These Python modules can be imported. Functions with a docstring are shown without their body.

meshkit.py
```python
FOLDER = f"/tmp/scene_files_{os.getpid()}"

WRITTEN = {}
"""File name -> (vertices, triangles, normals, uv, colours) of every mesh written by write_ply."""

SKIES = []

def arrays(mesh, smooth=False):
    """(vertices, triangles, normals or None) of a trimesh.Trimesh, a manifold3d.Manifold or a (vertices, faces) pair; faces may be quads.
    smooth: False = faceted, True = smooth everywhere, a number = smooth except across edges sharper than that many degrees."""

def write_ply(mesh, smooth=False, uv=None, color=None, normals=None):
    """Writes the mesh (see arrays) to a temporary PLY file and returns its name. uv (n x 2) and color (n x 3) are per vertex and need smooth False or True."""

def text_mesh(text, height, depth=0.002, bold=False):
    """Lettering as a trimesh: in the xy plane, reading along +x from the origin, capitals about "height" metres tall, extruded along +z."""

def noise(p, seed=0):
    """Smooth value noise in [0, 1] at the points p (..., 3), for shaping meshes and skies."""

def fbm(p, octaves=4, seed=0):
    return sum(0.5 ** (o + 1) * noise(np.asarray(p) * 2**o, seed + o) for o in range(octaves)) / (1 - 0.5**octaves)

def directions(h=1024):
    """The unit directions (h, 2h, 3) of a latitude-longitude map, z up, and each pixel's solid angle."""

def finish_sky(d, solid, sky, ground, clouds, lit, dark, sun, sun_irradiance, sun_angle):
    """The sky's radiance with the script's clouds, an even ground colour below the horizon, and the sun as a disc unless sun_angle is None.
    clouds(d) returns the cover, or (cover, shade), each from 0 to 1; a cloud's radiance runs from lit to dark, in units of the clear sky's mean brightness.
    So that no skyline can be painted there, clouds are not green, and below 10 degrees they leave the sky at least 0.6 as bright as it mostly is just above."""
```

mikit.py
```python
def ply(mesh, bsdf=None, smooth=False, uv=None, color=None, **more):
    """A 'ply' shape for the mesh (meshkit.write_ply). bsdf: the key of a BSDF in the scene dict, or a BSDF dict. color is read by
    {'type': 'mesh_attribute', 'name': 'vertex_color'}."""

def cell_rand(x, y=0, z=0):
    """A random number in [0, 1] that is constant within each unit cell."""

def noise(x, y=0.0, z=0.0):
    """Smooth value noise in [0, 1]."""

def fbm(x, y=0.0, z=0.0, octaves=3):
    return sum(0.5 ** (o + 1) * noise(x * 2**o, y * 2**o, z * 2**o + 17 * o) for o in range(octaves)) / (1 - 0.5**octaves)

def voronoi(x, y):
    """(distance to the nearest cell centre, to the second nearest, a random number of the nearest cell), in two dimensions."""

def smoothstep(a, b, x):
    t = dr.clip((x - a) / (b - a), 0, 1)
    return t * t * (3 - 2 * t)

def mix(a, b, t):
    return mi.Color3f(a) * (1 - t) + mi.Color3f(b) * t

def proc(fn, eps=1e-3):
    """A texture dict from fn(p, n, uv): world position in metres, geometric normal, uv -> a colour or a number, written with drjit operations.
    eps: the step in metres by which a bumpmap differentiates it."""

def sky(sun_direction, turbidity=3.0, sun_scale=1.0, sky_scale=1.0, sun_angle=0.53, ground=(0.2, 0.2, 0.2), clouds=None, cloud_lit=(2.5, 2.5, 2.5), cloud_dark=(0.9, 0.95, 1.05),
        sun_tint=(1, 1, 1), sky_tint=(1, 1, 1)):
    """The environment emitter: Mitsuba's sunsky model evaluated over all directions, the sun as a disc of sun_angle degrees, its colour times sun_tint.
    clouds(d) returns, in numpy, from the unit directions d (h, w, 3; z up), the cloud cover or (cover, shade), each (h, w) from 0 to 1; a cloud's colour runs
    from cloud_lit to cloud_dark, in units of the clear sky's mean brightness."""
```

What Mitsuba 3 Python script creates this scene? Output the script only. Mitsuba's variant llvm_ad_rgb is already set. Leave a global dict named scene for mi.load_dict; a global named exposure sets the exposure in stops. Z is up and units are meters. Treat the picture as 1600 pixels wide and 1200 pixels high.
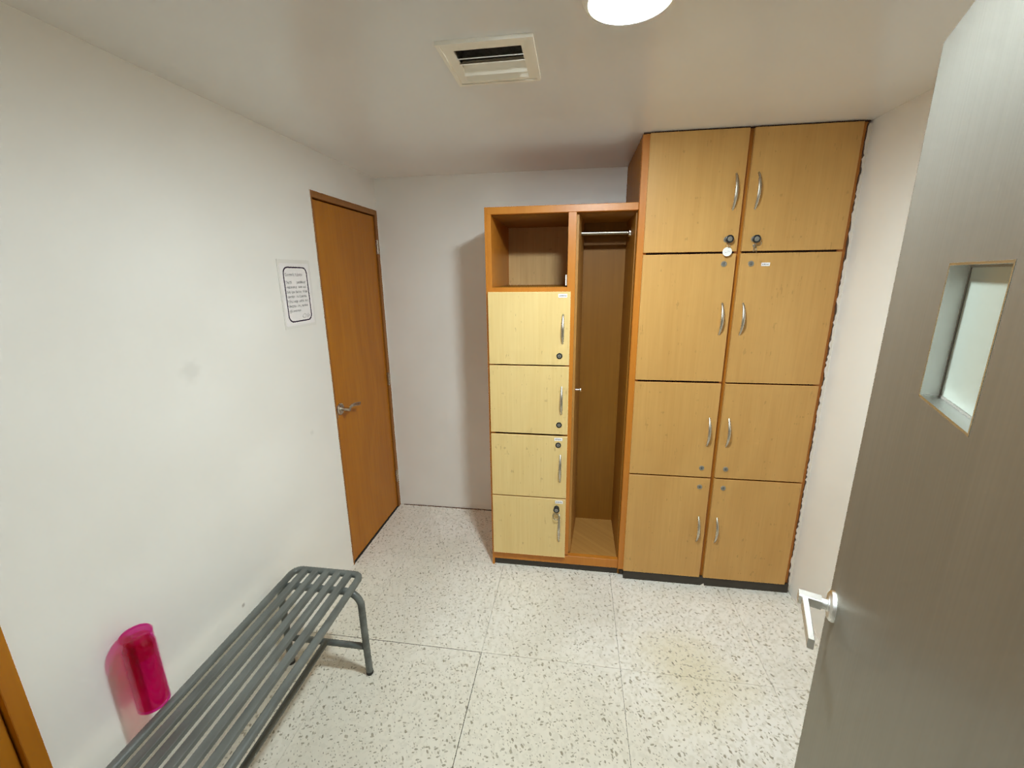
import math, random
import numpy as np, trimesh, manifold3d as m3, drjit as dr, mitsuba as mi, mikit, meshkit
from shapely.geometry import Polygon, Point, box as sbox
from mikit import proc, noise, fbm, voronoi, cell_rand, smoothstep, mix

rng = random.Random(7)
T = mi.ScalarTransform4f
# ------------------------------------------------------------------ camera, lights, exposure
F_PX, CAM = 664.39, np.array([1.2373, -2.6615, 1.6197])
RIGHT, DOWN, FWD = np.array([.9893, .1456, -.0103]), np.array([.0262, -.2462, -.9689]), np.array([-.1436, .9582, -.2473])
scene, labels = {}, {}
scene['camera'] = {'type': 'perspective', 'fov': 2 * math.degrees(math.atan(800 / F_PX)), 'fov_axis': 'x', 'near_clip': .01, 'far_clip': 100.,
                   'to_world': T().look_at(origin=CAM.tolist(), target=(CAM + FWD).tolist(), up=(-DOWN).tolist())}
exposure = 3.6
LAMP = dict(x=1.335, y=-1.552, r=.086, recess=-.001, tilt=17, power=(32.2, 37.0, 38.8))        # the round ceiling light
HALL_FILL = dict(x=1.0, y=-3.5, r=.085, recess=0.0, tilt=0, power=(3.2, 3.7, 3.9))              # unseen fill lamp added in the hallway behind the camera

# ------------------------------------------------------------------ colours and materials
def lin(r, g, b):
    return [(c / 255 / 12.92 if c <= 10 else ((c / 255 + .055) / 1.055) ** 2.4) for c in (r, g, b)]

def rgb(c):
    return {'type': 'rgb', 'value': list(map(float, c))}

def prin(key, color, rough=.5, **k):
    scene[key] = {'type': 'twosided', 'bsdf': {'type': 'principled', 'base_color': color if isinstance(color, dict) else rgb(color), 'roughness': rough, **k}}
    return key

def wood(c0, c1, fine=130., speck=0.0, blot=.5):
    a, b = mi.Color3f(lin(*c0)), mi.Color3f(lin(*c1))
    def fn(p, n, uv):
        h = p.x + p.y * 1.07
        g = fbm(h * fine, p.z * 5., 3., 3)
        w = fbm(h * 14. + 3 * noise(h * 3, p.z * 2.2, 5.), p.z * 1.6, 9., 3)
        t = dr.clip(.25 + .5 * (g - .5) * 1.3 + blot * (w - .5) * 1.6 + .25, 0, 1)
        c = mix(a, b, t)
        if speck:
            s = noise(h * 210, p.z * 60, 1.) * noise(h * 40, p.z * 30, 2.)
            c = mix(c, mi.Color3f(lin(120, 85, 40)), speck * smoothstep(.62, .8, s))
        return c
    return proc(fn)

def wall_color(base, blotch, stains=()):
    b0 = mi.Color3f(lin(*base)); b1 = mi.Color3f(lin(*blotch))
    def fn(p, n, uv):
        t = fbm(p.x * 1.7 + 2, p.y * 1.7, p.z * 1.7, 3)
        c = mix(b0, b1, smoothstep(.3, .75, t))
        for (sx, sy, sz, r, amt) in stains:
            d = dr.sqrt(dr.square(p.x - sx) + dr.square(p.y - sy) + dr.square(p.z - sz)) / r
            c = mix(c, mi.Color3f(lin(150, 145, 138)), amt * smoothstep(1.1, .35, d + .35 * noise(p.x * 60, p.y * 60, p.z * 60)))
        return c
    return proc(fn)

prin('mat_wall', wall_color((235, 233, 227), (228, 225, 218), ((0, -1.475, 1.328, .055, .14), (0, -1.452, .399, .012, .7), (0, -.9, .9, .02, .15))), .5, specular=.35)
prin('mat_ceiling', wall_color((212, 211, 208), (205, 203, 199)), .24, specular=.5)
prin('mat_hall', rgb(lin(222, 219, 211)), .6)

def terrazzo(p, n, uv):
    x, y = p.x, p.y
    base = mix(lin(234, 230, 221), lin(219, 214, 203), smoothstep(.35, .7, fbm(x * 2.3, y * 2.3, 1., 3)))
    base = mix(base, lin(208, 200, 178), .55 * smoothstep(.45, .75, fbm(x * 1.1 + 5, y * 1.1 + 3, 4., 2)))
    base = mix(base, lin(204, 198, 182), .45 * smoothstep(.45, .7, fbm(x * 90, y * 90, 2., 2)))
    base = mix(base, lin(214, 203, 168), .6 * smoothstep(.42, .1, dr.sqrt(dr.square(x - 1.72) + dr.square(y + 1.15)) + .22 * noise(x * 5, y * 5, 7.)))
    wx, wy = x + .004 * noise(x * 60, y * 60, 3.), y + .004 * noise(x * 60, y * 60, 8.)
    for (ca, sa, sc, st, th, keep, amt) in ((.86, .5, 60., .56, .25, .30, .9), (.3, -.95, 66., .52, .24, .34, .85), (.7, .7, 105., .6, .25, .4, .7)):
        u, v = (wx * ca + wy * sa) * sc, (-wx * sa + wy * ca) * sc * st
        d1, d2, r = voronoi(u, v)
        size = th * (.45 + .75 * cell_rand(r * 977., 3, 1))
        m = smoothstep(size, size * .72, d1) * dr.select(r < keep, mi.Float(1), mi.Float(0))
        tone = mix(lin(136, 128, 110), lin(176, 168, 148), cell_rand(r * 3571., 5, 2))
        base = mix(base, tone, m * amt)
    return base
prin('mat_terrazzo', proc(terrazzo), .33, specular=.4)
prin('mat_grout', rgb(lin(54, 49, 42)), .9)
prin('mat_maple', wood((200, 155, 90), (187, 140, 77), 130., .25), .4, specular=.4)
prin('mat_maple_pale_lit', wood((227, 199, 138), (215, 184, 120), 130., .25), .4, specular=.4)  # paler maple; stronger light on the low unit is partly put into this colour
prin('mat_stile', wood((194, 124, 42), (180, 108, 33), 90., 0), .36, specular=.45)
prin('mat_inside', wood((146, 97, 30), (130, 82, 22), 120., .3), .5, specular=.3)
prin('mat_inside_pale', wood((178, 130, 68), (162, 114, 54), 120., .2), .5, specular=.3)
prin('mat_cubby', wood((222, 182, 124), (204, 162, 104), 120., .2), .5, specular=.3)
prin('mat_flush_door', wood((178, 113, 10), (161, 94, 6), 70., .0, .6), .4, specular=.35)
prin('mat_jamb', wood((152, 98, 34), (128, 78, 25), 90., 0), .45)
prin('mat_gap_shade', rgb(lin(58, 34, 18)), .8)  # shade of the narrow gaps, put into a dark brown colour
prin('mat_plinth', rgb(lin(52, 45, 36)), .45)
prin('mat_plaster', rgb(lin(222, 214, 202)), .9)
prin('mat_grime', rgb(lin(96, 70, 52)), .9)
scene['mat_nickel'] = {'type': 'twosided', 'bsdf': {'type': 'roughconductor', 'material': 'none', 'alpha': .2, 'specular_reflectance': rgb((.56, .51, .43))}}
scene['mat_ring'] = {'type': 'twosided', 'bsdf': {'type': 'roughconductor', 'material': 'none', 'alpha': .15, 'specular_reflectance': rgb((.36, .32, .25))}}
scene['mat_chrome'] = {'type': 'twosided', 'bsdf': {'type': 'roughconductor', 'material': 'none', 'alpha': .08, 'specular_reflectance': rgb((.80, .79, .77))}}
def door_uv(m):
    v = np.asarray(m.vertices)
    return np.c_[-(v[:, :2] - PE[:2]) @ dd[:2], v[:, 2]]
def steel_tint(p, n, uv):
    h = p.x * .4 + p.y * .92
    g = fbm(h * 260., p.z * 2.2, 1., 3)
    w = fbm(h * 5., p.z * 1.4, 6., 3)
    return mix((.345, .33, .285), (.45, .43, .38), dr.clip(.5 + .35 * (g - .5) + .9 * (w - .5), 0, 1))
def conductor(au, av):
    return {'type': 'roughconductor', 'material': 'none', 'distribution': 'ggx', 'alpha_u': au, 'alpha_v': av, 'specular_reflectance': proc(steel_tint)}
scene['mat_steel'] = {'type': 'twosided', 'bsdf': {'type': 'blendbsdf', 'weight': .22, 'a': conductor(.38, .30), 'b': conductor(.10, .07)}}
scene['mat_satin'] = {'type': 'twosided', 'bsdf': {'type': 'roughconductor', 'material': 'none', 'alpha': .36, 'specular_reflectance': rgb((.9, .9, .88))}}
scene['mat_steel_edge'] = {'type': 'twosided', 'bsdf': {'type': 'roughconductor', 'material': 'none', 'alpha': .3, 'specular_reflectance': rgb((.74, .74, .72))}}
def paint_bench(p, n, uv):
    return mix(lin(100, 104, 100), lin(80, 83, 79), smoothstep(.3, .75, fbm(p.x * 30, p.y * 9, p.z * 30, 3)))
prin('mat_bench', proc(paint_bench), .38, specular=.5)
prin('mat_rubber', rgb(lin(38, 38, 36)), .7)
prin('mat_black', rgb(lin(34, 33, 32)), .35)
prin('mat_keyhole', rgb(lin(118, 115, 106)), .4)
prin('mat_lock', rgb(lin(158, 150, 134)), .3, metallic=.35)
prin('mat_paper', rgb(lin(232, 228, 226)), .7)
prin('mat_sleeve', rgb(lin(224, 221, 214)), .16, specular=.6)
prin('mat_ink', rgb(lin(58, 54, 58)), .8)
prin('mat_ink_soft', rgb(lin(120, 112, 114)), .8)
prin('mat_border', rgb(lin(44, 30, 52)), .6)
prin('mat_vent', rgb(lin(226, 220, 206)), .4)
prin('mat_duct', rgb(lin(24, 20, 18)), .8)
prin('mat_frosted', rgb(lin(162, 169, 158)), .35, specular=.5)
prin('mat_white_tag', rgb(lin(240, 238, 232)), .4)
scene['mat_pink'] = {'type': 'thindielectric', 'int_ior': 1.24, 'specular_transmittance': rgb((.88, .13, .56))}
scene['mat_pink_deep'] = {'type': 'thindielectric', 'int_ior': 1.25, 'specular_transmittance': rgb((.84, .08, .40))}

# ------------------------------------------------------------------ helpers
def key_for(name, parent=None):
    base = f'{parent}__{name}' if parent else name
    k, i = base, 0
    while k in scene or any(s.startswith(k + '__') for s in scene) or k in labels:
        i += 1
        k = f'{base}_{i:03d}'
    return k

def obj(name, mesh, mat, parent=None, smooth=False, label=None, **more):
    k = key_for(name, parent)
    scene[k] = mikit.ply(mesh, mat, smooth=smooth, **more)
    if label:
        labels[k] = {'label': label}
    return k

def thing(name, label, category=None, group=None, kind=None):
    k = key_for(name)
    labels[k] = {'label': label}
    if category: labels[k]['category'] = category
    if group: labels[k]['group'] = group
    if kind: labels[k]['kind'] = kind
    return k

def struct(name, mesh, mat, label=None, smooth=False):
    k = obj(name, mesh, mat, None, smooth)
    labels[k] = {'kind': 'structure', **({'label': label} if label else {})}
    return k

def tm(man):
    m = man.to_mesh()
    return trimesh.Trimesh(m.vert_properties[:, :3], m.tri_verts, process=False)

def bx(x0, x1, y0, y1, z0, z1, b=0.0):
    """A box with chamfered edges."""
    if b <= 0:
        return trimesh.creation.box(bounds=[[x0, y0, z0], [x1, y1, z1]])
    pts = []
    for sx in (0, 1):
        for sy in (0, 1):
            for sz in (0, 1):
                c = np.array([(x0, x1)[sx], (y0, y1)[sy], (z0, z1)[sz]])
                s = np.array([1 - 2 * sx, 1 - 2 * sy, 1 - 2 * sz]) * b
                for k in range(3):
                    q = c + s
                    q[k] = c[k]
                    pts.append(q)
    return trimesh.convex.convex_hull(np.array(pts))

def cat(*ms):
    return trimesh.util.concatenate(list(ms))

def lathe(profile, n=48):
    """(r, z) pairs around z."""
    return trimesh.creation.revolve(np.array(profile, float), sections=n)

def move(m, x=0, y=0, z=0, R=None):
    m = m.copy()
    M = np.eye(4)
    if R is not None: M[:3, :3] = R
    M[:3, 3] = (x, y, z)
    m.apply_transform(M)
    return m

def frame_rot(ex, ey, ez):
    return np.array([ex, ey, ez], float).T

FACE = frame_rot((1, 0, 0), (0, 0, 1), (0, -1, 0))         # local x -> x, y -> up, z -> towards the room (-y): for what sits on the cabinet fronts

def sweep(path, widths, closed=False, sides=12, up=None):
    """A tube with elliptic section; widths: one (a, b) for all or one per point; a is along up."""
    p = np.asarray(path, float); n = len(p)
    w = np.broadcast_to(np.asarray(widths, float), (n, 2))
    t = (np.roll(p, -1, 0) - np.roll(p, 1, 0)) if closed else np.gradient(p, axis=0)
    t /= np.linalg.norm(t, axis=1, keepdims=True)
    if up is None:
        u0 = np.array([0, 0, 1.]) if abs(t[0][2]) < .8 else np.array([1., 0, 0])
        us = []
        for k in range(n):
            u0 = u0 - np.dot(u0, t[k]) * t[k]; u0 /= np.linalg.norm(u0); us.append(u0)
        us = np.array(us)
    else:
        us = np.asarray(up, float) - (t @ np.asarray(up, float))[:, None] * t
        us /= np.linalg.norm(us, axis=1, keepdims=True)
    vs = np.cross(t, us)
    a = np.arange(sides) * 2 * np.pi / sides
    V = (p[:, None] + np.cos(a)[None, :, None] * us[:, None] * w[:, :1, None] + np.sin(a)[None, :, None] * vs[:, None] * w[:, 1:, None]).reshape(-1, 3)
    F = []
    for i in range(n if closed else n - 1):
        j = (i + 1) % n
        for s in range(sides):
            q = (s + 1) % sides
            F += [[i * sides + s, i * sides + q, j * sides + q], [i * sides + s, j * sides + q, j * sides + s]]
    V = list(V)
    if not closed:
        for i, flip in ((0, True), (n - 1, False)):
            V.append(p[i]); c = len(V) - 1
            for s in range(sides):
                q = (s + 1) % sides
                F.append([c, i * sides + q, i * sides + s] if flip else [c, i * sides + s, i * sides + q])
    m = trimesh.Trimesh(np.array(V), np.array(F), process=False)
    m.fix_normals()
    return m

def rect_sweep(path, a, b, up):
    """A bar of rectangular section (half sizes a along up, b across) along a path, with small chamfers."""
    p = np.asarray(path, float); n = len(p)
    t = np.gradient(p, axis=0); t /= np.linalg.norm(t, axis=1, keepdims=True)
    us = np.asarray(up, float) - (t @ np.asarray(up, float))[:, None] * t
    us /= np.linalg.norm(us, axis=1, keepdims=True); vs = np.cross(t, us)
    c = min(a, b) * .18
    prof = [(a - c, b), (a, b - c), (a, -b + c), (a - c, -b), (-a + c, -b), (-a, -b + c), (-a, b - c), (-a + c, b)]
    V = np.concatenate([[p[i] + u * us[i] + v * vs[i] for u, v in prof] for i in range(n)]); F = []
    S = 8
    for i in range(n - 1):
        for s in range(S):
            q = (s + 1) % S
            F += [[i * S + s, i * S + q, (i + 1) * S + q], [i * S + s, (i + 1) * S + q, (i + 1) * S + s]]
    for s in range(1, S - 1):
        F += [[0, s + 1, s], [(n - 1) * S, (n - 1) * S + s, (n - 1) * S + s + 1]]
    m = trimesh.Trimesh(V, np.array(F), process=False); m.fix_normals()
    return m

def arc(c, r, a0, a1, n, ex, ey):
    a = np.linspace(a0, a1, n)
    return np.asarray(c) + r * (np.cos(a)[:, None] * np.asarray(ex, float) + np.sin(a)[:, None] * np.asarray(ey, float))

def jagged(seed, z0, z1, w, steps, depth, axis='z'):
    """A thin uneven strip in the xy plane of the sheet: length along y, width along x, extruded by depth along z."""
    g = np.random.default_rng(seed)
    s = np.linspace(z0, z1, steps)
    l = w * (.35 + .65 * g.random(steps)); r = w * .15 * g.random(steps)
    poly = Polygon([(-a, y) for a, y in zip(r, s)] + [(a, y) for a, y in zip(l[::-1], s[::-1])]).buffer(0)
    poly = max(getattr(poly, 'geoms', [poly]), key=lambda q: q.area)
    return trimesh.creation.extrude_polygon(poly, depth, engine='earcut')

# ------------------------------------------------------------------ the room
W, H, YF, TH = 2.379, 2.2, -2.62, .12
DO = .576            # floor tile joints
def wall_with_openings(axis_len0, axis_len1, h, openings):
    s = sbox(axis_len0, 0, axis_len1, h)
    for a, b, z0, z1 in openings:
        s = s.difference(sbox(a, z0, b, z1))
    return s
def extr(shape, depth):
    return cat(*[trimesh.creation.extrude_polygon(g, depth, engine='earcut') for g in getattr(shape, 'geoms', [shape])])

# left wall, with the openings of the two timber doors; sheet axes: along y, up, depth to -x
D1 = (-.688, -.004, 0, 2.016)
D3 = (-2.6, -2.063, 0, 2.016)
m = extr(wall_with_openings(YF - TH, TH, H, [D1, D3]), TH)
m = move(m, -TH, 0, 0, frame_rot((0, 1, 0), (0, 0, 1), (1, 0, 0)))
struct('wall_left', m, 'mat_wall', 'white plastered left wall with a notice and a timber door')
struct('wall_back', bx(-.0, W + TH, 0, TH, 0, H), 'mat_wall', 'white plastered back wall behind the lockers')
wr = struct('wall_right', bx(W, W + TH, YF - TH, 0, 0, H), 'mat_wall', 'white plastered right wall between the tall lockers and the steel door')
m = extr(wall_with_openings(0, W, H, [(.56, 1.50, 0, 2.02)]), TH)
m = move(m, 0, YF, 0, frame_rot((1, 0, 0), (0, 0, 1), (0, -1, 0)))
struct('wall_front', m, 'mat_wall', 'white front wall with the doorway the camera looks through')

VX0, VX1, VY0, VY1 = .878, 1.100, -1.418, -1.205          # vent hole
c = sbox(-TH, YF - TH, W + TH, TH).difference(sbox(VX0, VY0, VX1, VY1)).difference(Point(LAMP['x'], LAMP['y']).buffer(LAMP['r'] + .004, quad_segs=16))
struct('ceiling', move(extr(c, .1), 0, 0, H), 'mat_ceiling', 'off-white glossy painted ceiling')

# floor: grout bed and one terrazzo tile per joint field
fl = struct('floor', bx(-TH, W + TH, YF - TH, TH, -.06, -.003), 'mat_grout', 'pale speckled terrazzo tile floor')
TX, TY, TS = .863, -1.165, .601
gx = [-.0] + [TX + k * TS for k in (-1, 0, 1, 2)] + [W]
gy = [YF - TH] + [TY + k * TS for k in (-2, -1, 0, 1)] + [0.0]
for i in range(len(gx) - 1):
    for j in range(len(gy) - 1):
        gl = .0012 if (i == 2 and j < 3) else .0006
        gr = .0012 if (i == 1 and j < 3) else .0006
        gt = .0014 if (j == 2 and i <= 1) else .0005
        gb = .0014 if (j == 3 and i <= 1) else .0005
        obj('tile', bx(gx[i] + gl, gx[i + 1] - gr, gy[j] + gb, gy[j + 1] - gt, -.02, rng.uniform(-.0004, 0), .0006), 'mat_terrazzo', fl)

# dirty uneven joints where floor and walls meet
def wall_joint(name, seed, p0, p1, n_in, w, mat, parent, z=.0):
    p0, p1 = np.array(p0, float), np.array(p1, float); L = np.linalg.norm(p1 - p0)
    t = (p1 - p0) / L
    m = jagged(seed, 0, L, w, int(L / .018), .003)
    m.apply_transform(np.vstack([np.c_[frame_rot(n_in, t, np.cross(n_in, t)), p0 + np.array([0, 0, z])], [0, 0, 0, 1]]))
    m.fix_normals()
    return obj(name, m, mat, parent)
wall_joint('floor_joint', 1, (.03, -.001, 0), (.8, -.001, 0), (0, -1, 0), .007, 'mat_grime', fl)
wall_joint('floor_joint', 2, (.001, -.70, 0), (.001, -2.05, 0), (1, 0, 0), .02, 'mat_plaster', fl)
wall_joint('floor_joint', 3, (W - .001, -.62, 0), (W - .001, -2.4, 0), (-1, 0, 0), .008, 'mat_plaster', fl)

# hallway behind the camera, seen only in reflections
HX0, HX1, HY = -.4, 3.2, -4.3
struct('floor_hall', bx(HX0, HX1, HY, YF - TH, -.06, 0), 'mat_terrazzo')
struct('ceiling_hall', bx(HX0, HX1, HY, YF - TH, 2.4, 2.5), 'mat_hall')
struct('wall_hall_far', bx(HX0, HX1, HY - TH, HY, 0, 2.4), 'mat_hall')
struct('wall_hall_left', bx(HX0 - TH, HX0, HY, YF - TH, 0, 2.4), 'mat_hall')
struct('wall_hall_right', bx(HX1, HX1 + TH, HY, YF - TH, 0, 2.4), 'mat_hall')
m = extr(sbox(HX0, 0, HX1, 2.4).difference(sbox(-TH, 0, W + TH, 2.3)), .02)
struct('wall_hall_near', move(m, 0, YF - TH, 0, frame_rot((1, 0, 0), (0, 0, 1), (0, -1, 0))), 'mat_hall')

# ------------------------------------------------------------------ ceiling light and vent
def ceiling_light(spec, z, label):
    t = thing('ceiling_light', label, 'ceiling light')
    r = spec['r']
    dz = spec['recess']
    ring = lathe([(r + .001, .024), (r + .001, -.013), (r + .003, -.0145), (r + .010, -.012), (r + .016, -.003), (r + .016, 0)], 64)  # lip below the ceiling is added to cut off low-angle light
    obj('trim_ring', move(ring, spec['x'], spec['y'], z), 'mat_vent', t, smooth=40)
    prof = [(r, dz - .0008), (r * .5, dz - .0012), (0, dz - .0012)]
    d = lathe(prof, 48)
    d.apply_transform(trimesh.transformations.rotation_matrix(math.radians(spec['tilt']), (.93, .37, 0), (0, 0, dz)))
    d = move(d, spec['x'], spec['y'], z)
    if np.mean(d.face_normals[:, 2]) > 0: d.invert()
    k = obj('diffuser', d, 'mat_white_tag', t, label='glowing white round diffuser')
    scene[k]['emitter'] = {'type': 'area', 'radiance': rgb(spec['power'])}
    return t
ceiling_light(LAMP, H - .0005, 'round glowing ceiling light to the right of the air vent')
ceiling_light(HALL_FILL, 2.3995, 'unseen fill light added in the hallway behind the doorway')

v = thing('ceiling_vent', 'small off-white louvred air vent in the ceiling, its near slots open and dark', 'air vent')
fr = sbox(.868, -1.430, 1.109, -1.194).difference(sbox(.900, -1.394, 1.080, -1.216))
obj('frame', move(extr(fr, .006), 0, 0, H - .006), 'mat_vent', v)
fr2 = sbox(.862, -1.436, 1.115, -1.188).difference(sbox(.872, -1.426, 1.105, -1.198))
obj('rim', move(extr(fr2, .009), 0, 0, H - .009), 'mat_vent', v)
duct = cat(bx(.872, .878, -1.42, -1.2, H, H + .2), bx(1.1, 1.106, -1.42, -1.2, H, H + .2), bx(.872, 1.106, -1.424, -1.418, H, H + .2), bx(.872, 1.106, -1.205, -1.2, H, H + .2), bx(.872, 1.106, -1.424, -1.2, H + .2, H + .206))
obj('duct', duct, 'mat_duct', v)
def louvre(y0, z0, y1, z1):
    a, b = np.array([0, y0, z0]), np.array([0, y1, z1])
    path = [[.898, 0, 0], [1.082, 0, 0]]
    c = (a + b) / 2; L = np.linalg.norm(b - a) / 2; u = (b - a) / (2 * L)
    return rect_sweep([np.array(q) + c for q in path], L, .0012, u)
for (y0, z0, y1, z1) in ((-1.356, H - .009, -1.321, H + .0075), (-1.325, H - .009, -1.290, H + .0075),
                         (-1.263, H - .012, -1.296, H + .012), (-1.228, H - .011, -1.268, H + .008), (-1.2165, H - .008, -1.234, H + .010)):
    obj('louvre', louvre(y0, z0, y1, z1), 'mat_vent', v)

# ------------------------------------------------------------------ fittings of the lockers
def bow_handle(x, zlo, zhi, y):
    s = np.linspace(0, 1, 17); k = np.sin(np.pi * s)
    path = np.c_[np.full(17, x), y + .004 - .030 * k ** .75, zlo + (zhi - zlo) * s]
    wdt = np.c_[.0046 + .0024 * k, .0034 + .0006 * k]
    return sweep(path, wdt, sides=12, up=(1, 0, 0))
def lock_ring(x, y, z, r):
    return move(lathe([(r, 0), (r, .002), (r * .9, .0038), (r * .7, .004), (r * .66, .0015), (0, .0015)], 28), x, y, z, FACE)
def lock_core(x, y, z, r):
    d = lathe([(r * .64, 0), (r * .62, .0035), (0, .0035)], 24)
    slot = trimesh.creation.box((r * .16, r * .75, .0012)); slot.apply_translation((0, 0, .0038))
    return move(d, x, y, z, FACE), move(slot, x, y, z, FACE)
def locker_door(parent, x0, x1, z0, z1, yfront, label, handle, lock, dark, sticker=None):
    d = obj('door', bx(x0, x1, yfront, yfront + .0175, z0, z1, .0012), 'mat_maple_pale_lit' if dark else 'mat_maple', parent, label=label)
    hx, h0, h1 = handle
    obj('handle', bow_handle(hx, h0, h1, yfront), 'mat_nickel', d, smooth=50, label='curved metal bow handle')
    lx, lz = lock; r = .0145 if dark else .0125
    obj('lock', lock_ring(lx, yfront, lz, r), 'mat_black' if dark else 'mat_lock', d, smooth=30, label='round cam lock')
    co, sl = lock_core(lx, yfront, lz, r)
    obj('lock_core', co, 'mat_keyhole', d, smooth=30); obj('keyhole', sl, 'mat_black', d)
    if sticker:
        sx0, sx1, sz0, sz1 = sticker
        obj('sticker', bx(sx0, sx1, yfront - .0006, yfront, sz0, sz1), 'mat_paper', d, label='small white paper label')
        hh = (sz1 - sz0); ww = sx1 - sx0
        g = np.random.default_rng(int(sx0 * 1e4 + sz0 * 100)); x = sx0 + ww * .12; marks = []
        while x < sx1 - ww * .15:
            w_ = ww * g.uniform(.04, .09); marks.append(bx(x, x + w_, yfront - .0009, yfront - .0006, sz0 + hh * .36, sz0 + hh * g.uniform(.55, .68))); x += w_ + ww * .03
        obj('lettering', cat(*marks), 'mat_ink_soft', d)
    return d

# ------------------------------------------------------------------ open locker unit (left)
u = thing('locker_unit', 'low wooden locker unit with an open cubby, four small doors and an open wardrobe bay', 'locker')
YS, YD = -.570, -.588
obj('side_panel', bx(.800, .812, YS, -.002, 0, 1.93, .001), 'mat_stile', u)
obj('top_panel', bx(.812, 1.503, YS, -.002, 1.898, 1.93, .0015), 'mat_stile', u)
obj('stile', bx(.812, .831, YS, YS + .03, .1, 1.898, .001), 'mat_stile', u)
obj('stile', bx(1.194, 1.231, YS, YS + .03, .1, 1.898, .001), 'mat_stile', u)
obj('rail', bx(.831, 1.194, YS, YS + .03, 1.536, 1.5635, .001), 'mat_stile', u)
obj('rail', bx(.812, 1.503, YS, YS + .03, .042, .094, .001), 'mat_stile', u)
obj('plinth', bx(.812, 1.503, YS + .012, YS + .03, 0, .042), 'mat_plinth', u, label='black plinth')
obj('cubby_side', bx(.8125, .8295, YS + .031, -.016, 1.5635, 1.8978), 'mat_stile', u)
obj('partition', bx(1.196, 1.214, YS + .031, -.016, .094, 1.8978), 'mat_inside', u)
obj('cubby_shelf', bx(.8125, 1.196, YS + .031, -.016, 1.545, 1.563), 'mat_inside', u)
obj('back_panel', bx(.8125, 1.196, -.016, -.004, .05, 1.8978), 'mat_cubby', u)
obj('cubby_ceiling', bx(.8296, 1.196, YS + .031, -.016, 1.892, 1.8975), 'mat_inside', u)
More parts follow.
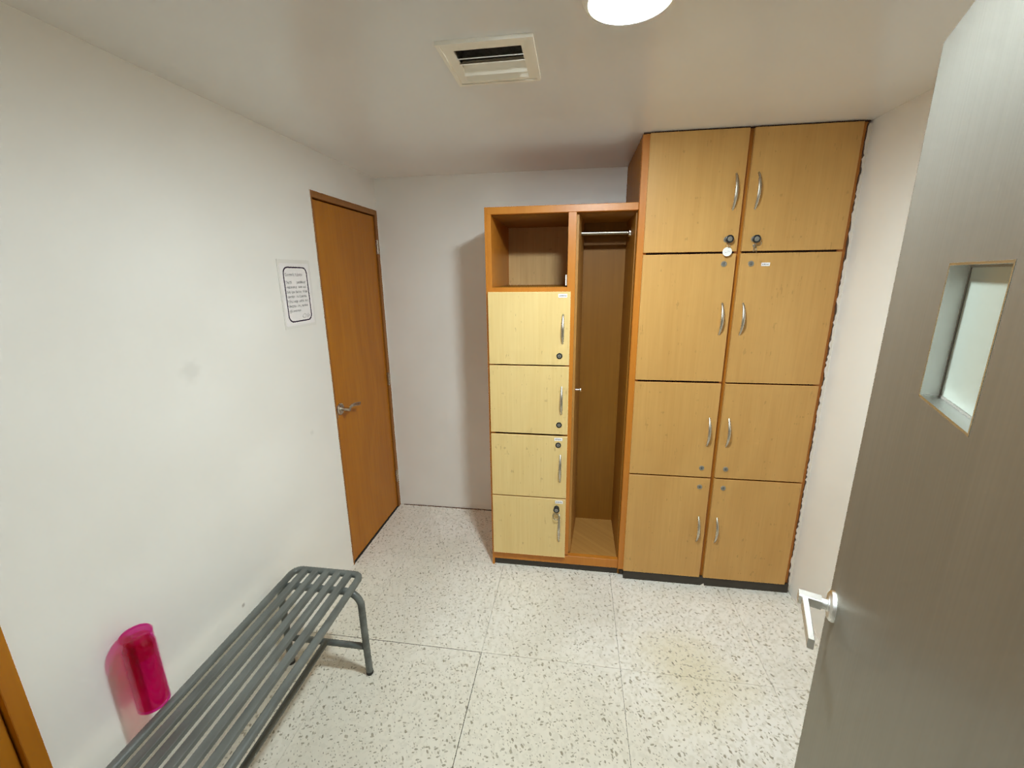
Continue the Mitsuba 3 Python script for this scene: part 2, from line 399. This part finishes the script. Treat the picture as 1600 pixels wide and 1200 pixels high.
# wardrobe bay
pl = Polygon([(1.231, YS + .034), (1.243, YS + .034), (1.272, -.175), (1.26, -.175)])
obj('bay_side', move(extr(pl, 1.80), 0, 0, .094), 'mat_inside_pale', u, label='pale inner side panel of the wardrobe bay')
obj('bay_side', bx(1.498, 1.5025, YS + .031, -.17, .094, 1.8978), 'mat_inside', u)
obj('bay_back', bx(1.22, 1.5025, -.17, -.155, .05, 1.8978), 'mat_inside', u)
obj('bay_floor', bx(1.24, 1.498, YS + .03, -.17, .075, .0935), 'mat_inside_pale', u, label='pale bottom board of the wardrobe bay')
obj('bay_ceiling', bx(1.2315, 1.498, YS + .031, -.17, 1.892, 1.8975), 'mat_inside', u)
rod = sweep([(1.243, -.36, 1.822), (1.497, -.36, 1.822)], (.0105, .0105), sides=20)
obj('clothes_rail', rod, 'mat_ring', u, smooth=40, label='chrome clothes rail')
for x, s in ((1.2435, 1), (1.4975, -1)):
    obj('rail_socket', move(lathe([(.0, .012), (.016, .012), (.02, .009), (.021, 0)], 24), x, -.36, 1.822, frame_rot((0, 1, 0), (0, 0, s), (s, 0, 0))), 'mat_chrome', u, smooth=40)
kb = lathe([(.008, 0), (.008, .003), (.0042, .005), (.0042, .024), (.0085, .027), (.0085, .033), (0, .034)], 20)
obj('coat_peg', move(kb, 1.2425, -.50, 1.042, frame_rot((0, 1, 0), (0, 0, 1), (1, 0, 0))), 'mat_chrome', u, smooth=40, label='small metal peg')
obj('bracket', bx(1.1842, 1.1958, -.5385, -.531, 1.570, 1.621, .0008), 'mat_white_tag', u, label='small white bracket inside the cubby')
rows = [(1.1865, 1.5425, (1.291, 1.437), (1.164, 1.233), (1.154, 1.196, 1.515, 1.533), 'topmost of the four small locker doors'),
        (.8215, 1.1795, (.929, 1.078), (1.168, .874), None, 'second small locker door from the top'),
        (.4585, .8100, (.551, .709), (1.166, .763), (1.145, 1.187, .787, .803), 'third small locker door from the top'),
        (.0930, .4515, (.191, .361), (1.163, .398), (1.155, 1.196, .426, .444), 'bottom small locker door')]
for z0, z1, h, l, st, lb in rows:
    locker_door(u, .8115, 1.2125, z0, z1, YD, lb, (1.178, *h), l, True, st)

# ------------------------------------------------------------------ tall locker cabinet (right)
c = thing('tall_locker', 'tall wooden locker cabinet reaching the ceiling, with eight pale doors in two columns', 'locker')
YS, YD = -.587, -.605
obj('side_panel', bx(1.5035, 1.515, YS + .03, -.002, 0, 2.197, .0008), 'mat_inside', c)
obj('side_panel', bx(2.352, 2.366, YS + .03, -.002, 0, 2.197), 'mat_inside', c)
obj('stile', bx(1.5035, 1.545, YS, YS + .03, .05, 2.197, .001), 'mat_stile', c)
obj('stile', bx(1.918, 1.952, YS + .006, YS + .03, .05, 2.197, .001), 'mat_stile', c)
obj('stile', bx(2.330, 2.368, YS + .004, YS + .03, .05, 2.197, .001), 'mat_stile', c)
for z0, z1 in ((1.695, 1.72), (1.105, 1.135), (.62, .645)):
    for x0, x1 in ((1.545, 1.918), (1.952, 2.330)):
        obj('rail', bx(x0, x1, YS + .004, YS + .03, z0, z1), 'mat_gap_shade', c)
obj('plinth', bx(1.533, 2.368, YS - .008, YS + .03, 0, .0525, .001), 'mat_plinth', c, label='black plinth')
obj('plaster_chip', trimesh.convex.convex_hull(np.array([[1.935, YS - .008, 0], [1.957, YS - .008, 0], [1.945, YS - .012, .012], [1.951, YS - .009, .014], [1.94, YS - .016, 0], [1.953, YS - .016, 0]])), 'mat_plaster', c)
zr = [(1.7115, 2.194), (1.1265, 1.7030), (.6355, 1.1165), (.0555, .6275)]
hz = [(1.8795, 2.026), (1.345, 1.491), (.7995, .9475), (.2685, .415)]
lz = [1.761, 1.659, .685, .582]
nm = ['top', 'second', 'third', 'bottom']
for r in range(4):
    for k, (x0, x1, hx, lx, side) in enumerate(((1.5305, 1.9235, 1.888, 1.876, 'left'), (1.9425, 2.3430, 1.9765, 1.9875, 'right'))):
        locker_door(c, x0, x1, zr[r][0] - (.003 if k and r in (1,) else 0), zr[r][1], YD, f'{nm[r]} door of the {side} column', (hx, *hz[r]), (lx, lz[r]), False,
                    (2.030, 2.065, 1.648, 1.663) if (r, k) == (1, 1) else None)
# ragged joints against the wall; dark strip painted as shadow gap below the ceiling
m = jagged(5, .01, 2.19, .0165, 170, .004)
obj('caulk', move(m, W, YS + .0005, 0, frame_rot((-1, 0, 0), (0, 0, 1), (0, 1, 0))), 'mat_plaster', wr, label='ragged white caulk beside the tall lockers')
m = jagged(8, .05, 2.19, .005, 120, .003)
obj('grime', move(m, W - .0115, YS + .0022, 0, frame_rot((-1, 0, 0), (0, 0, 1), (0, 1, 0))), 'mat_grime', wr)
m = jagged(9, 1.505, 2.37, .0065, 60, .02)
obj('top_shadow_strip', move(m, 0, YS - .006, 2.2, frame_rot((0, 0, -1), (1, 0, 0), (0, 1, 0))), 'mat_gap_shade', c)

# ------------------------------------------------------------------ keys left in the locks
def torus(c, R, r, ex, ey):
    a = np.arange(28) * 2 * np.pi / 28
    return sweep(np.asarray(c) + R * (np.cos(a)[:, None] * np.asarray(ex, float) + np.sin(a)[:, None] * np.asarray(ey, float)), (r, r), closed=True, sides=8)
def key_head(x, y, z, r=.0165):
    blade = move(lathe([(.003, -.002), (.003, .012), (0, .012)], 10), x, y, z, FACE)
    head = move(lathe([(0, .012), (r * .8, .012), (r, .014), (r, .0185), (r * .85, .020), (r * .62, .020), (r * .6, .0192), (0, .0192)], 28), x, y, z, FACE)
    return blade, head
def keys(x, y, z, label, kind):
    t = thing('key', label, 'key', 'keys left in the locker locks')
    b, h = key_head(x, y - .004, z)
    obj('blade', b, 'mat_nickel', t); obj('head', h, 'mat_black', t, smooth=35, label='round black key head')
    obj('head_inlay', move(lathe([(0, .0210), (.0090, .0210), (.0108, .0192)], 20), x, y - .004, z, FACE), 'mat_keyhole', t, smooth=35)
    if kind == 'tag':
        obj('ring', torus((x - .002, y - .02, z - .027), .0085, .0011, (.3, -.2, -.9), (.85, .5, 0)), 'mat_nickel', t, smooth=True)
        disc = move(lathe([(0, 0), (.019, 0), (.0195, .0012), (.019, .0024), (0, .0024)], 32), x - .003, y - .014, z - .052, FACE)
        g = obj('tag', disc, 'mat_white_tag', t, smooth=35, label='round white plastic tag')
        a = np.linspace(-1.1, 1.0, 14)
        sc = [(x - .003 + .011 * q, y - .0168, z - .053 + .003 * math.sin(5 * q) + .004 * q) for q in a]
        obj('scribble', sweep(sc, (.0005, .0004), sides=6), 'mat_ink_soft', g)
    elif kind == 'rings':
        obj('ring', torus((x + .010, y - .017, z - .018), .0115, .0011, (.8, -.2, -.5), (.5, .1, .8)), 'mat_ring', t, smooth=True)
        obj('ring', torus((x + .004, y - .015, z - .042), .0150, .0011, (.25, -.1, -.95), (.4, .9, .1)), 'mat_ring', t, smooth=True)
        obj('spare_key', cat(move(lathe([(0, 0), (.0065, 0), (.0065, .0018), (0, .0018)], 16), x - .004, y - .010, z - .026, FACE), bx(x - .0055, x - .0025, y - .012, y - .010, z - .052, z - .03)), 'mat_nickel', t)
    else:
        obj('link', torus((x + .001, y - .014, z - .020), .0075, .0014, (0, -.2, -1), (.7, .7, 0)), 'mat_ring', t, smooth=True)
        obj('ring', torus((x - .002, y - .014, z - .044), .0175, .0022, (.1, -.1, -1), (1, -.1, 0)), 'mat_ring', t, smooth=True)
keys(1.883, YD, 1.762, 'black-headed key with a round white tag in the top left door of the tall locker', 'tag')
keys(1.991, YD, 1.760, 'black-headed key with thin wire rings in the top right door of the tall locker', 'rings')
keys(1.163, -.588, .398, 'small key with a metal ring in the bottom door of the low locker unit', 'ring')

# ------------------------------------------------------------------ timber door in the left wall
def lever(root, o, out, along, length, wave, mats, neck=.06, flat=False):
    """Round rose, neck and lever: o on the door face, out = away from the face, along = where the lever points."""
    out, along = np.asarray(out, float), np.asarray(along, float); up = np.array([0, 0, 1.])
    R = frame_rot(np.cross(up, out), up, out)
    h = obj('lever_handle', move(lathe([(0, .013), (.013, .013), (.0145, .0115), (.026, .0105), (.031, .007), (.0325, .003), (.0325, 0)], 40), *o, R), mats, root, smooth=30, label='metal lever handle with round rose')
    p0 = np.asarray(o)
    nk = sweep([p0 + out * .010, p0 + out * (neck * (.42 if flat else 1.0))], (.0115 if flat else .0105,) * 2, sides=24)
    obj('neck', nk, mats, h, smooth=40)
    if flat:
        obj('arm', rect_sweep([p0 + out * neck * .42, p0 + out * (neck + .011)], .0115, .0115, up), mats, h)
        s = np.linspace(0, 1, 18)
        path = np.array([p0 + out * (neck - wave * math.sin(q * math.pi * .55)) + along * (.004 + length * q) + up * (-.004 * math.sin(q * 2.6)) for q in s])
        obj('grip', rect_sweep(path, .0105, .0055, up), mats, h, smooth=25)
    else:
        s = np.linspace(0, 1, 18)
        path = np.array([p0 + out * (neck - .004 - wave * math.sin(q * math.pi * 1.15)) + along * (length * q - .004) + up * (.006 * math.sin(q * math.pi)) for q in s])
        obj('grip', sweep(path, np.c_[np.full(18, .0095), .0062 - .0012 * s], sides=14, up=up), mats, h, smooth=50)
    return h
d = thing('door_1', 'orange-brown flush timber door closed in the corner of the left wall', kind='structure')
FX = .004
obj('jamb', bx(-.1, FX, -.6875, -.678, 0, 2.0155, .001), 'mat_jamb', d)
obj('jamb', bx(-.1, FX, -.034, -.0045, 0, 2.0155, .001), 'mat_jamb', d)
obj('head_jamb', bx(-.1, FX, -.678, -.034, 1.986, 2.0155, .001), 'mat_jamb', d)
obj('stop', cat(bx(-.1, -.055, -.678, -.66, 0, 1.986), bx(-.1, -.055, -.052, -.034, 0, 1.986), bx(-.1, -.055, -.66, -.052, 1.966, 1.986)), 'mat_jamb', d)
leaf = obj('leaf', bx(-.046, -.006, -.6745, -.0375, .008, 1.979, .0015), 'mat_flush_door', d)
lever(d, (-.006, -.634, .932), (1, 0, 0), (0, 1, 0), .118, .010, 'mat_nickel', .058)
obj('strike', bx(-.004, .0046, -.681, -.6745, .895, .925), 'mat_nickel', d)
for z0 in (1.757, .912, .2):
    kn = cat(*[sweep([(.006, -.036, z0 + .028 * k + .0006), (.006, -.036, z0 + .028 * (k + 1) - .0006)], (.006, .006), sides=14) for k in range(3)])
    obj('hinge', cat(kn, bx(-.004, .0052, -.036, -.016, z0, z0 + .085)), 'mat_nickel', d, smooth=30)
obj('caulk', move(jagged(12, 0, 2.016, .008, 80, .003), .0015, -.0005, 0, frame_rot((0, -1, 0), (0, 0, 1), (1, 0, 0))), 'mat_plaster', d)
obj('caulk', move(jagged(13, 0, 2.016, .005, 90, .003), -.001, -.691, 0, frame_rot((0, 1, 0), (0, 0, 1), (1, 0, 0))), 'mat_plaster', d)

d = thing('door_3', 'orange-brown timber door in the left wall beside the near end of the bench, cut by the frame', kind='structure')
obj('jamb', bx(-.1, .012, -2.098, -2.0635, 0, 2.0155, .0015), 'mat_flush_door', d)
obj('jamb', bx(-.1, .012, -2.5995, -2.566, 0, 2.0155, .0015), 'mat_flush_door', d)
obj('head_jamb', bx(-.1, .012, -2.566, -2.098, 1.986, 2.0155, .0015), 'mat_flush_door', d)
obj('leaf', bx(-.046, -.004, -2.563, -2.101, .008, 1.982, .0015), 'mat_flush_door', d)
lever(d, (-.004, -2.50, .932), (1, 0, 0), (0, 1, 0), .11, .010, 'mat_nickel', .058)

# ------------------------------------------------------------------ steel door standing open on the right
th = math.radians(22.09)
dd = np.array([math.sin(th), math.cos(th), 0]); nn = np.array([dd[1], -dd[0], 0]); PE = np.array([1.819, -1.759, 0])
RS = frame_rot(-dd, (0, 0, 1), -nn)           # local x: from the free edge towards the hinge, y: up, z: out of the face into the room
if np.linalg.det(RS) < 0: RS_flip = True
else: RS_flip = False
def on_steel(m):
    q = move(m, *PE, RS)
    if RS_flip: q.invert()
    return q
d = thing('door_2', 'brushed stainless steel door standing open at the right, with a small window and a lever handle', kind='structure')
WL, DT = .888, .045
hole = sbox(0, .012, WL, 1.98).difference(sbox(.274, 1.452, .450, 1.628))
lf = trimesh.creation.extrude_polygon(hole, DT, engine='earcut'); lf.apply_translation((0, 0, -DT))
lf = on_steel(lf)
obj('leaf', lf, 'mat_steel', d, label='brushed steel door leaf', uv=door_uv(lf))
obj('edge_strip', on_steel(bx(-.0015, .0, .012, 1.98, -DT, .0002)), 'mat_steel_edge', d)
wf = sbox(.2725, 1.4505, .4515, 1.6295).difference(sbox(.2755, 1.4535, .4485, 1.6265))
w_ = obj('window_frame', on_steel(move(extr(wf, .0215), 0, 0, -.021)), 'mat_steel_edge', d)
obj('pane', on_steel(bx(.2745, .4495, 1.4525, 1.6275, -.026, -.020)), 'mat_frosted', d, label='frosted pale green window pane')
obj('pane_seal', on_steel(move(extr(sbox(.2755, 1.4535, .4485, 1.6265).difference(sbox(.2785, 1.4565, .4455, 1.6235)), .001), 0, 0, -.0198)), 'mat_keyhole', d)
lever(d, PE - dd * .055 + np.array([0, 0, .929]), -nn, -dd, .132, .0035, 'mat_satin', .053, flat=True)
for z0 in (.2, .95, 1.75):
    obj('hinge', sweep([PE - dd * (WL + .006) - nn * .004 + np.array([0, 0, z0]), PE - dd * (WL + .006) - nn * .004 + np.array([0, 0, z0 + .1])], (.007, .007), sides=14), 'mat_nickel', d, smooth=40)

# ------------------------------------------------------------------ notice
s = thing('notice', 'white printed notice with rounded dark border on the wall beside the timber door', 'notice')
SY, SZ, SW, SH = -.983, 1.405, .2159, .2875
RW = frame_rot((0, 1, 0), (0, 0, 1), (1, 0, 0))
def on_wall(m, lift):
    tilt = m.copy()
    tilt.apply_transform(trimesh.transformations.rotation_matrix(0, (0, 0, 1)))
    return move(tilt, lift, SY, SZ, RW)
obj('sleeve', on_wall(cat(bx(-.004, SW + .006, -.004, SH + .004, 0, .001), bx(-.004, -.0025, -.004, SH + .004, .001, .0022)), .0005), 'mat_sleeve', s, label='clear plastic sleeve')
obj('sheet', on_wall(bx(.008, SW - .006, .008, SH - .012, 0, .0006), .0015), 'mat_paper', s)
def rr(x0, y0, x1, y1, r):
    return sbox(x0 + r, y0 + r, x1 - r, y1 - r).buffer(r, quad_segs=10)
bo = rr(.026, .022, SW - .022, SH - .026, .030).difference(rr(.0318, .0278, SW - .0278, SH - .0318, .0255))
obj('border', on_wall(extr(bo, .0005), .0021), 'mat_border', s, label='dark purple rounded border line')
def text_line(t, x, y, h, width=None):
    m = meshkit.text_mesh(t, h, .0004)
    if width:
        m.apply_scale((width / m.extents[0], 1, 1))
    m.apply_translation((x - m.bounds[0][0], y, 0))
    return on_wall(m, .0021)
obj('heading', text_line('Cconsols', .038, .222, .0125, .064), 'mat_ink_soft', s)
obj('heading', text_line('básica', .109, .222, .0125, .047), 'mat_ink_soft', s)
body = [('Dert5    publikos', .038, .138), ('rodones,s una sus', .038, .138), ('bra ipa bicqu. Fila', .038, .142), ('dectos As Dunsos', .038, .134), ('Cixs nuop vilii mis', .038, .140), ('Dertana As, monroe', .038, .136), ('gii manrcas.', .038, .084)]
for i, (t, x, w_) in enumerate(body):
    words = t.split(); n = len(t); at = 0
    for wd in words:
        k = t.index(wd, at); at = k + len(wd)
        obj('word', text_line(wd, x + w_ * k / n, .190 - .0205 * i, .0108, w_ * len(wd) / n * .96), 'mat_ink', s)
lg = [(.128, .048), (.126, .042), (.131, .036), (.136, .034), (.140, .039), (.147, .040), (.156, .038), (.164, .039), (.172, .042), (.173, .048), (.165, .053), (.155, .047), (.147, .051), (.140, .055), (.135, .053)]
obj('logo', on_wall(sweep([(x, y, .0004) for x, y in lg], (.0007, .0005), closed=True, sides=6), .0021), 'mat_ink_soft', s)
obj('logo', on_wall(sweep([(.142, .0445, .0004), (.15, .043, .0004), (.158, .0445, .0004), (.166, .043, .0004)], (.0006, .0004), sides=6), .0021), 'mat_ink_soft', s)

# ------------------------------------------------------------------ bench
b = thing('bench', 'grey painted steel slatted bench standing along the left wall', 'bench')
Y0, Y1, ZT = -1.232, -2.46, .425
def bxy(x, y, z):
    return np.array([x + .023 * (-y + Y0), y, z])
XL, XR, RF = .067, .393, .034
A = .0125
path = [bxy(XR - .014, y, ZT - A) for y in (Y1 + .06, -2.1, -1.7, -1.45, Y0 - .014 - RF)]
cR = bxy(XR - .014 - RF, Y0 - .014 - RF, ZT - A); cL = bxy(XL + .014 + RF, Y0 - .014 - RF, ZT - A)
path += list(arc(cR, RF, 0, math.pi / 2, 9, (1, 0, 0), (0, 1, 0))[1:]) + list(arc(cL, RF, math.pi / 2, math.pi, 9, (1, 0, 0), (0, 1, 0))) 
path += [bxy(XL + .014, y, ZT - A) for y in (-1.45, -1.7, -2.1, Y1 + .06)]
c2 = bxy(XL + .014 + RF, Y1 + .06, ZT - A); c3 = bxy(XR - .014 - RF, Y1 + .06, ZT - A)
path += list(arc(c2, RF, math.pi, 1.5 * math.pi, 9, (1, 0, 0), (0, 1, 0))[1:]) + list(arc(c3, RF, 1.5 * math.pi, 2 * math.pi, 9, (1, 0, 0), (0, 1, 0))[:-1])
obj('frame', sweep(path, (A, .0145), closed=True, sides=16, up=(0, 0, 1)), 'mat_bench', b, smooth=60)
n_s = 5; xs = np.linspace(XL + .029, XR - .029, n_s + 2)
for i in range(1, n_s + 1):
    x = XL + .0145 + (XR - XL - .029) * i / (n_s + 1)
    obj('slat', rect_sweep([bxy(x, Y1 + .03, ZT - .0095), bxy(x, -1.8, ZT - .0095), bxy(x, Y0 - .020, ZT - .0095)], .0085, .0138, (0, 0, 1)), 'mat_bench', b)
def leg_frame(y):
    zt, r, R = .398, .0138, .062
    xl, xr = .058, .412
    off = bxy(0, y, 0)[0]
    C = lambda x, z: np.array([x + off, y, z])
    ex, ez = (1, 0, 0), (0, 0, 1)
    pth = [C(xl - .004, .004), C(xl - .001, .15), C(xl, zt - R)] + list(arc(C(xl + R, zt - R), R, math.pi, math.pi / 2, 10, ex, ez))[1:] + list(arc(C(xr - R, zt - R), R, math.pi / 2, 0, 10, ex, ez)) + [C(xr + .001, .15), C(xr + .004, .004)]
    k = obj('leg_frame', sweep(pth, (r, r), sides=18, up=(0, 1, 0)), 'mat_bench', b, smooth=60, label='bent tube leg frame')
    obj('crossbar', sweep([C(xl + .01, .135), C(xr - .01, .135)], (.0125, .0125), sides=16), 'mat_bench', k, smooth=60)
    for x in (xl - .004, xr + .004):
        obj('foot_cap', move(lathe([(0, 0), (.0145, 0), (.0150, .004), (.0146, .012), (.0138, .012)], 20), *C(x, 0)), 'mat_rubber', k, smooth=40)
leg_frame(-1.328); leg_frame(-2.36)
obj('stretcher', sweep([bxy(.233, -1.332, .135), bxy(.233, -2.356, .135)], (.0125, .0125), sides=16), 'mat_bench', b, smooth=60)

# ------------------------------------------------------------------ bottle
t = thing('bottle', 'translucent bright pink plastic bottle standing on the bench against the wall', 'bottle')
BX, BY, BZ, BR = .055, -1.856, ZT + .0005, .0388
def bl(prof, n=56):
    return move(lathe(prof, n), BX, BY, BZ)
obj('body', bl([(0, .006), (.020, .004), (.026, .000), (BR - .003, .0005), (BR, .004), (BR, .205), (BR - .001, .209), (BR - .004, .211)]), 'mat_pink', t, smooth=35)
obj('inner_wall', bl([(0, .009), (BR - .006, .007), (BR - .003, .012), (BR - .003, .200), (BR - .006, .2085), (BR - .010, .2115)]), 'mat_pink', t, smooth=35)
obj('neck', bl([(BR - .010, .170), (BR - .009, .178), (BR - .0095, .186), (BR - .009, .194), (BR - .0095, .2), (BR - .010, .2115), (BR - .010, .228)]), 'mat_pink_deep', t, smooth=35, label='darker pink threaded neck seen through the wall')
obj('cap', bl([(BR - .0012, .212), (BR - .0012, .243), (BR - .004, .2465), (BR - .009, .2465), (BR - .0105, .2445), (BR - .020, .2445), (BR - .0215, .246), (.007, .246), (.006, .244), (0, .244)]), 'mat_pink', t, smooth=30, label='translucent pink cap with rings')
